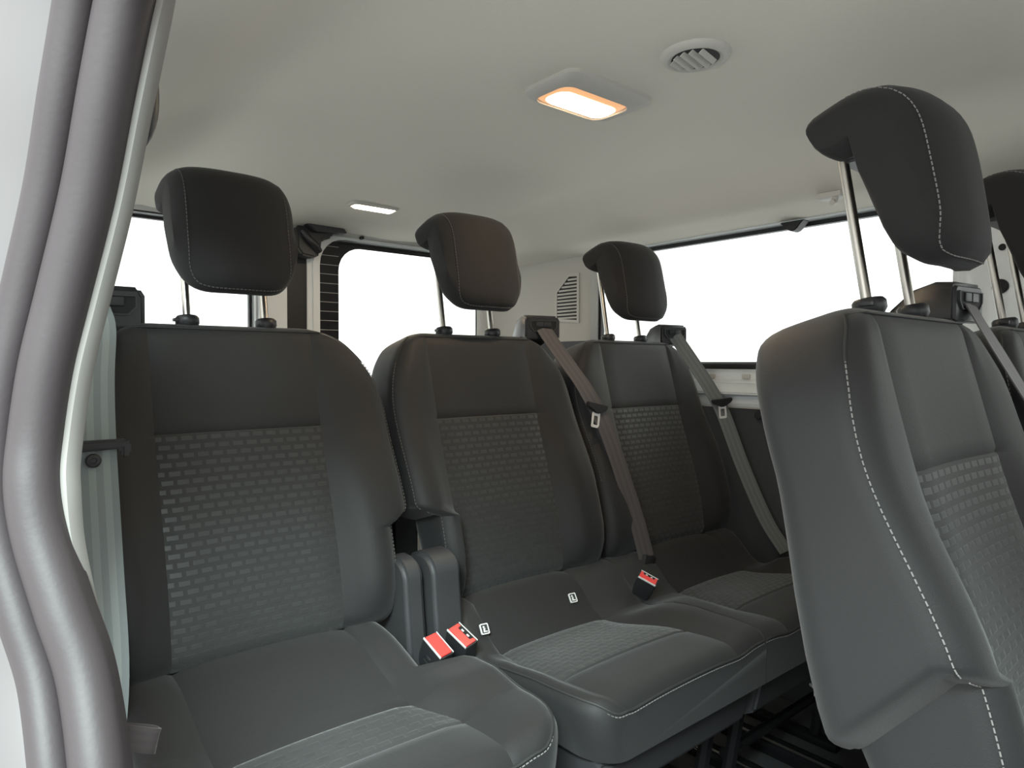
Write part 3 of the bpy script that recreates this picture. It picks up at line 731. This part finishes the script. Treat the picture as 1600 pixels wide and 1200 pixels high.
def buckle(base, top, u, label, open_slot=True, k=1.0):
    """belt buckle: black body from base to top with a red button on the top face; u = wide direction"""
    b0, t0 = Vector(base), Vector(top); ax = (t0-b0).normalized(); u = Vector(u); u = (u-ax*u.dot(ax)).normalized(); v = ax.cross(u)
    R = Matrix((u, v, ax)).transposed().to_4x4(); R.translation = t0; L = (t0-b0).length
    e = thing('belt_buckle', label, 'buckle', base, 'red-topped belt buckles')
    hw, hd = 0.0225*k, 0.0125*k
    V, F = [], []
    lv = [(0, 1.0, 1.0), (-0.004, 1.04, 1.06), (-0.03*k, 1.03, 1.06), (-L, 0.80, 0.8)]
    for z, a, c in lv: V += [(x*a, y*c, z) for x, y in rrect(0, 0, hw, hd, 0.004*k, 3)]
    n = 16
    for j in range(3):
        for i in range(n): F.append((j*n+i, j*n+(i+1) % n, (j+1)*n+(i+1) % n, (j+1)*n+i))
    F += [tuple(range(n)), tuple(3*n+i for i in range(n))]
    obj('body', xform((V, F), R), PLA, e)
    if open_slot:
        b = prism([(-0.0205*k, -0.0105*k), (0.0205*k, -0.0105*k), (0.0205*k, 0.0095*k), (0.0145*k, 0.0095*k), (0.0135*k, 0.003*k), (-0.0135*k, 0.003*k), (-0.0145*k, 0.0095*k), (-0.0205*k, 0.0095*k)], 'z', -0.002, 0.0022, 0.0006, 1)
    else:
        b = prism(rrect(0, -0.0005*k, 0.0205*k, 0.0105*k, 0.002*k, 2), 'z', -0.002, 0.0026, 0.0008, 1)
    obj('red_button', xform(b, R), RED, e, label='red press button')
    obj('silver_rim', xform(join(box((0, -0.0122*k, 0.0006), (0.043*k, 0.0014, 0.003)), box((0, 0.0122*k, 0.0006), (0.043*k, 0.0008, 0.002))), R), WHITE, e)
    if open_slot:
        obj('slot', xform(box((0, 0.0068*k, 0.0003), (0.026*k, 0.0068*k, 0.0012)), R), PLD, e)
        obj('latch_tooth', xform(join(box((-0.006*k, 0.006*k, 0.0010), (0.005*k, 0.0025*k, 0.001)), box((0.006*k, 0.006*k, 0.0010), (0.005*k, 0.0025*k, 0.001))), R), WHITE, e)
    else:
        obj('ribbed_mark', xform(join(box((0, -hd*1.055, -0.030), (0.018, 0.0006, 0.0012)), box((0, -hd*1.06, -0.019), (0.010, 0.0006, 0.0014), 0.0003, 1), box((0, -hd*1.06, -0.0215), (0.007, 0.0006, 0.0010))), R), PLG, e)
    obj('stalk', tube([b0, b0-ax*0.05], 0.007, 8), PLG, e)
buckle((0.560, 0.872, -0.480), (0.557, 0.840, -0.420), (0.12, -0.95, -0.3), 'closed red-topped buckle leaning left, nearest the single rear seat', False)
buckle((0.613, 0.874, -0.480), (0.602, 0.842, -0.417), (0.16, -0.95, -0.3), 'open red-topped buckle with its slot showing, in front of the wider hinge cover', True)
buckle((1.030, 0.850, -0.452), (1.0225, 0.822, -0.408), (0.45, -0.85, -0.3), 'far red-topped buckle between the middle and far rear-row seats', True, 0.82)
# white tags on the middle seat
def tag_(c, ang, label):
    e = thing('anchor_tag', label, 'tag', c, 'white anchor tags on the middle seat'); mt = Matrix.Translation(c) @ Matrix.Rotation(ang, 4, 'Z') @ Matrix.Rotation(math.radians(55), 4, 'X')
    sq = rrect(0, 0, 0.0075, 0.0085, 0.002, 2); sq2 = rrect(0, 0, 0.0058, 0.0068, 0.0015, 2)
    fz = lambda p, t: (p[0], p[1], t)
    obj('rim', xform(ring(sq, sq2, fz, -0.001, 0.0018), mt), WHITE, e)
    obj('plate', xform(prism(sq2, 'z', -0.0005, 0.0008), mt), PLG, e)
    obj('child_seat_mark', xform(join(lathe([(0.0018, 0.0008), (0.0018, 0.0013)], (-0.001, 0.0032, 0), n=10), prism([(-0.003, -0.005), (0.0045, -0.005), (0.0045, -0.0035), (0.0, -0.003), (0.0015, 0.0012), (-0.002, 0.001)], 'z', 0.0008, 0.0013)), mt), WHITE, e)
tag_((0.660, 0.862, -0.428), -0.15, 'small white anchor tag on the middle seat, nearer the red buckles')
tag_((0.866, 0.868, -0.424), -0.15, 'small white anchor tag on the middle seat, farther from the red buckles')

def tongue(parent, c, u, ax, name='tongue'):
    """belt tongue: plastic grip bar across the webbing with a chromed loop below"""
    u = Vector(u).normalized(); ax = Vector(ax); ax = (ax-u*ax.dot(u)).normalized(); n = u.cross(ax)
    R = Matrix((u, ax, n)).transposed().to_4x4(); R.translation = Vector(c)
    t = obj(name, xform(prism([(-0.027, 0.006), (0.027, 0.006), (0.024, -0.004), (0.011, -0.011), (0.006, -0.014), (-0.006, -0.014), (-0.011, -0.010), (-0.025, -0.004)], 'z', -0.004, 0.005, 0.002, 2), R), PLA, parent)
    fz = lambda p, tt: (p[0], p[1], tt)
    obj('chrome_loop', xform(ring(rrect(0, -0.027, 0.0095, 0.0165, 0.003, 3), rrect(0, -0.0285, 0.0055, 0.0095, 0.002, 3), fz, -0.001, 0.001), R), WHITE, t)
    return t
def belt(name, label, ctrl, wd, w, m, n=6):
    pts = smooth_path(ctrl, n); g, uv = ribbon(pts, wd, w); e = thing(name, label, 'seat belt', ctrl[-1], 'seat belts')
    obj('webbing', g, m, e, uv=uv); return e, pts
def hp(mt, p): return tuple(mt @ Vector(p))
# middle seat belt
a = hp(h2, (0, -0.004, -0.024))
b2, p2 = belt('seat_belt', 'mauve-grey seat belt running down the right side of the middle rear-row seat', [a, (0.985, 1.042, 0.036), (1.002, 1.014, -0.008), (1.018, 0.986, -0.053), (1.045, 0.955, -0.13), (1.075, 0.925, -0.25), (1.095, 0.905, -0.34), (1.107, 0.895, -0.40)], (0.92, -0.25, -0.1), 0.037, WEB)
tongue(b2, (1.030, 0.965, -0.088), (0.95, -0.20, -0.22), (-0.42, 0.20, 0.9))
obj('anchor_sleeve', box((1.108, 0.90, -0.425), (0.036, 0.024, 0.06), 0.006, rot=Matrix.Rotation(0.25, 3, 'Y')), PLA, b2)
# far seat belt
a = hp(h3, (0, -0.004, -0.024))
b3, p3 = belt('seat_belt', 'seat belt with window light in its grey colour, hanging to the right of the far rear-row seat, by the side window', [a, (1.434, 1.042, 0.034), (1.448, 1.016, -0.010), (1.463, 0.988, -0.06), (1.478, 0.96, -0.12), (1.490, 0.91, -0.25), (1.495, 0.85, -0.37), (1.496, 0.80, -0.435)], (0.80, -0.55, -0.1), 0.036, WEBWIN)
tongue(b3, (1.468, 0.957, -0.090), (0.78, -0.55, 0.12), (-0.45, 0.2, 0.85))
obj('anchor_plate', box((1.503, 0.80, -0.45), (0.008, 0.045, 0.035), 0.003), PLA, b3)
# near single seat belt: light from the left is in its pale colour
a = hp(h1, (-0.016, -0.004, -0.024))
b1, p1 = belt('seat_belt', 'striped seat belt with bluish side light in its pale colour, down the left of the nearest rear-row seat', [a, (0.150, 1.03, 0.045), (0.140, 0.985, -0.02), (0.136, 0.955, -0.10), (0.135, 0.915, -0.24), (0.133, 0.878, -0.36), (0.122, 0.868, -0.47), (0.114, 0.88, -0.60), (0.112, 0.89, -0.72)], (1, -0.06, 0), 0.046, WEBLIT)
tg = obj('tongue', prism([(0.098, -0.094), (0.170, -0.094), (0.174, -0.099), (0.174, -0.112), (0.168, -0.118), (0.163, -0.116), (0.163, -0.106), (0.098, -0.108)], 'y', 0.944, 0.956, 0.003, 2), PLG, b1)
obj('stop_button', lathe([(0.0085, 0), (0.0085, 0.002), (0.007, 0.0035), (0.0035, 0.0038), (0.003, 0.0025)], (0.133, 0.946, -0.118), (0, -1, 0.1), 24), PLA, b1)
# foreground seat belt
a = hp(h4, (0, -0.004, -0.024))
b4, p4 = belt('seat_belt', 'grey seat belt over the right shoulder of the large foreground seat', [a, (1.000, 0.275, 0.040), (1.030, 0.250, -0.02), (1.052, 0.215, -0.10), (1.07, 0.18, -0.22), (1.075, 0.155, -0.38)], (0.99, -0.08, -0.1), 0.034, WEB)
# strap at the bottom left
st = thing('strap_loop', 'short mauve webbing loop low on the left, at the cushion edge by the door seal', 'strap', (0.11, 0.62, -0.33))
sp, uv = ribbon(smooth_path([(0.050, 0.625, -0.286), (0.090, 0.606, -0.292), (0.120, 0.600, -0.304), (0.1265, 0.604, -0.308), (0.118, 0.614, -0.306), (0.07, 0.640, -0.298)], 6), (-0.25, -0.1, -1), 0.019)
obj('webbing', sp, WEBD, st, uv=uv)
obj('clip', box((0.066, 0.650, -0.335), (0.024, 0.016, 0.09), 0.004), PLA, st)

# ================================================================ CEILING FITTINGS
zl = ceil_z(0.80, 0.77)
dl = thing('dome_light', 'glowing rectangular dome light in its pale frame on the headliner', 'lamp', (0.797, 0.770, zl))
def plate(cx, cy, hx, hy, r, z0, z1, inset, rot=0.0):
    n = 6; L0 = rrect(0, 0, hx, hy, r, n); L1 = rrect(0, 0, hx-inset, hy-inset, max(r-inset*.5, .006), n)
    return L0, L1
L0 = rrect(0.797, 0.770, 0.094, 0.060, 0.020); L1 = rrect(0.797, 0.770, 0.088, 0.054, 0.018); L2 = rrect(0.797, 0.783, 0.074, 0.040, 0.020)
def loft(loops):
    V, F = [], []; n = len(loops[0][0])
    for lp, z in loops: V += [(p[0], p[1], z) for p in lp]
    for j in range(len(loops)-1):
        for i in range(n): F.append((j*n+i, j*n+(i+1) % n, (j+1)*n+(i+1) % n, (j+1)*n+i))
    return V, F
obj('frame', loft([(L0, zl+0.004), (L0, zl-0.006), (L1, zl-0.011), (L2, zl-0.013), (L2, zl-0.004)]), TRIM, dl)
L3 = rrect(0.797, 0.783, 0.074, 0.040, 0.020); L4 = rrect(0.797, 0.783, 0.068, 0.035, 0.018)
g = loft([(L3, zl-0.008), (L4, zl-0.012)]); g[1].append(tuple(range(28, 56))); obj('clear_cover', g, LENSD, dl)
L5 = rrect(0.799, 0.788, 0.066, 0.027, 0.020); g = loft([(L5, zl-0.0115), (rrect(0.799, 0.788, 0.060, 0.022, 0.017), zl-0.0155)]); g[1].append(tuple(range(28, 56)))
obj('lit_lens', g, LENS, dl, label='lit lens glowing warm white')
vt = thing('ceiling_air_vent', 'round louvred air vent on the headliner to the right of the dome light', 'vent', (0.810, 0.577, ceil_z(0.810, 0.577)))
zv = ceil_z(0.810, 0.577)
obj('rim', lathe([(0.048, 0.004), (0.048, -0.001), (0.045, -0.006), (0.038, -0.0085), (0.033, -0.006), (0.0325, 0.002)], (0.810, 0.577, zv), (0, 0, 1), 40), TRIM, vt)
obj('dark_throat', lathe([(0.0325, -0.0062), (0.0325, -0.0058)], (0.810, 0.577, zv), (0, 0, 1), 40), PLD, vt)
for k, d in enumerate((-0.020, -0.008, 0.004, 0.016, 0.026)):
    h = math.sqrt(max(0, 0.030**2-d*d))
    mt = Matrix.Translation((0.810, 0.577, zv-0.0068)) @ Matrix.Rotation(math.radians(10), 4, 'Z') @ Matrix.Translation((0, d, 0)) @ Matrix.Rotation(math.radians(-35), 4, 'X')
    obj('louvre', xform(box((0, 0, 0), (2*h, 0.0125, 0.0016), 0.0005, 1), mt), TRIM, vt)
zr = ceil_z(0.855, 1.59)
rl = thing('rear_ceiling_lamp', 'small narrow lit lamp near the rear edge of the headliner', 'lamp', (0.855, 1.592, zr))
g = loft([(rrect(0.855, 1.592, 0.064, 0.024, 0.008), zr+0.003), (rrect(0.855, 1.592, 0.064, 0.024, 0.008), zr-0.004), (rrect(0.855, 1.592, 0.059, 0.019, 0.006), zr-0.006), (rrect(0.855, 1.592, 0.057, 0.017, 0.006), zr-0.004)])
obj('frame', g, TRIM, rl)
g = loft([(rrect(0.855, 1.592, 0.057, 0.018, 0.006), zr-0.004), (rrect(0.855, 1.592, 0.052, 0.013, 0.005), zr-0.0095)]); g[1].append(tuple(range(28, 56)))
obj('lit_lens', g, LENS2, rl, label='lit lens glowing white')
hk = thing('coat_hook', 'small beige coat hook on the headliner above the side window', 'hook', (1.377, 0.651, 0.37))
zh = ceil_z(1.377, 0.651)
obj('base', box((1.377, 0.651, zh-0.004), (0.034, 0.05, 0.012), 0.004), TRIM, hk)
obj('lip', tube([(1.37, 0.64, zh-0.008), (1.365, 0.64, zh-0.02), (1.355, 0.64, zh-0.023)], 0.006, 8), TRIM, hk)
gh = thing('grab_handle', 'dark oval grab handle end showing beside the door seal', 'handle', (0.10, 0.60, 0.21))
obj('grip', tube(smooth_path([(0.096, 0.625, 0.262), (0.118, 0.605, 0.235), (0.122, 0.600, 0.205), (0.116, 0.605, 0.178), (0.094, 0.625, 0.160)], 5), 0.011, 12), PLA, gh)
for z in (0.262, 0.160): obj('mount', box((0.092, 0.632, z), (0.022, 0.03, 0.026), 0.005), PLA, gh)
def lamp(name, loc, col, power, size, sy, parent):
    l = bpy.data.lights.new(name, 'AREA'); l.shape = 'RECTANGLE'; l.size = size*S; l.size_y = sy*S; l.color = col; l.energy = power
    o = bpy.data.objects.new(name, l); COL.objects.link(o); o.parent = parent; o.location = W(loc)-W(ORG[parent]); return o
lamp('lamp_light', (0.799, 0.788, zl-0.017), (1.0, 0.74, 0.48), 1.0, 0.10, 0.03, dl)
lamp('lamp_light', (0.855, 1.592, zr-0.011), (1.0, 0.78, 0.55), 1.0, 0.09, 0.02, rl)
# floor rails and a white label under the seats
for x in (1.18, 1.30):
    r = thing('seat_rail', 'black steel floor rail under the rear-row seats, ' + ('nearer the middle seat' if x < 1.2 else 'nearer the side wall'), 'rail', (x, 0.68, -ZF), 'floor rails under the rear row')
    obj('channel', prism([(x-0.022, -ZF+0.001), (x+0.022, -ZF+0.001), (x+0.022, -ZF+0.02), (x+0.012, -ZF+0.028), (x-0.012, -ZF+0.028), (x-0.022, -ZF+0.02)], 'y', 0.46, 0.98, 0.002), IRON, r)
    obj('edge', tube([(x-0.014, 0.46, -ZF+0.029), (x-0.014, 0.98, -ZF+0.029)], 0.003, 6), STEEL, r)
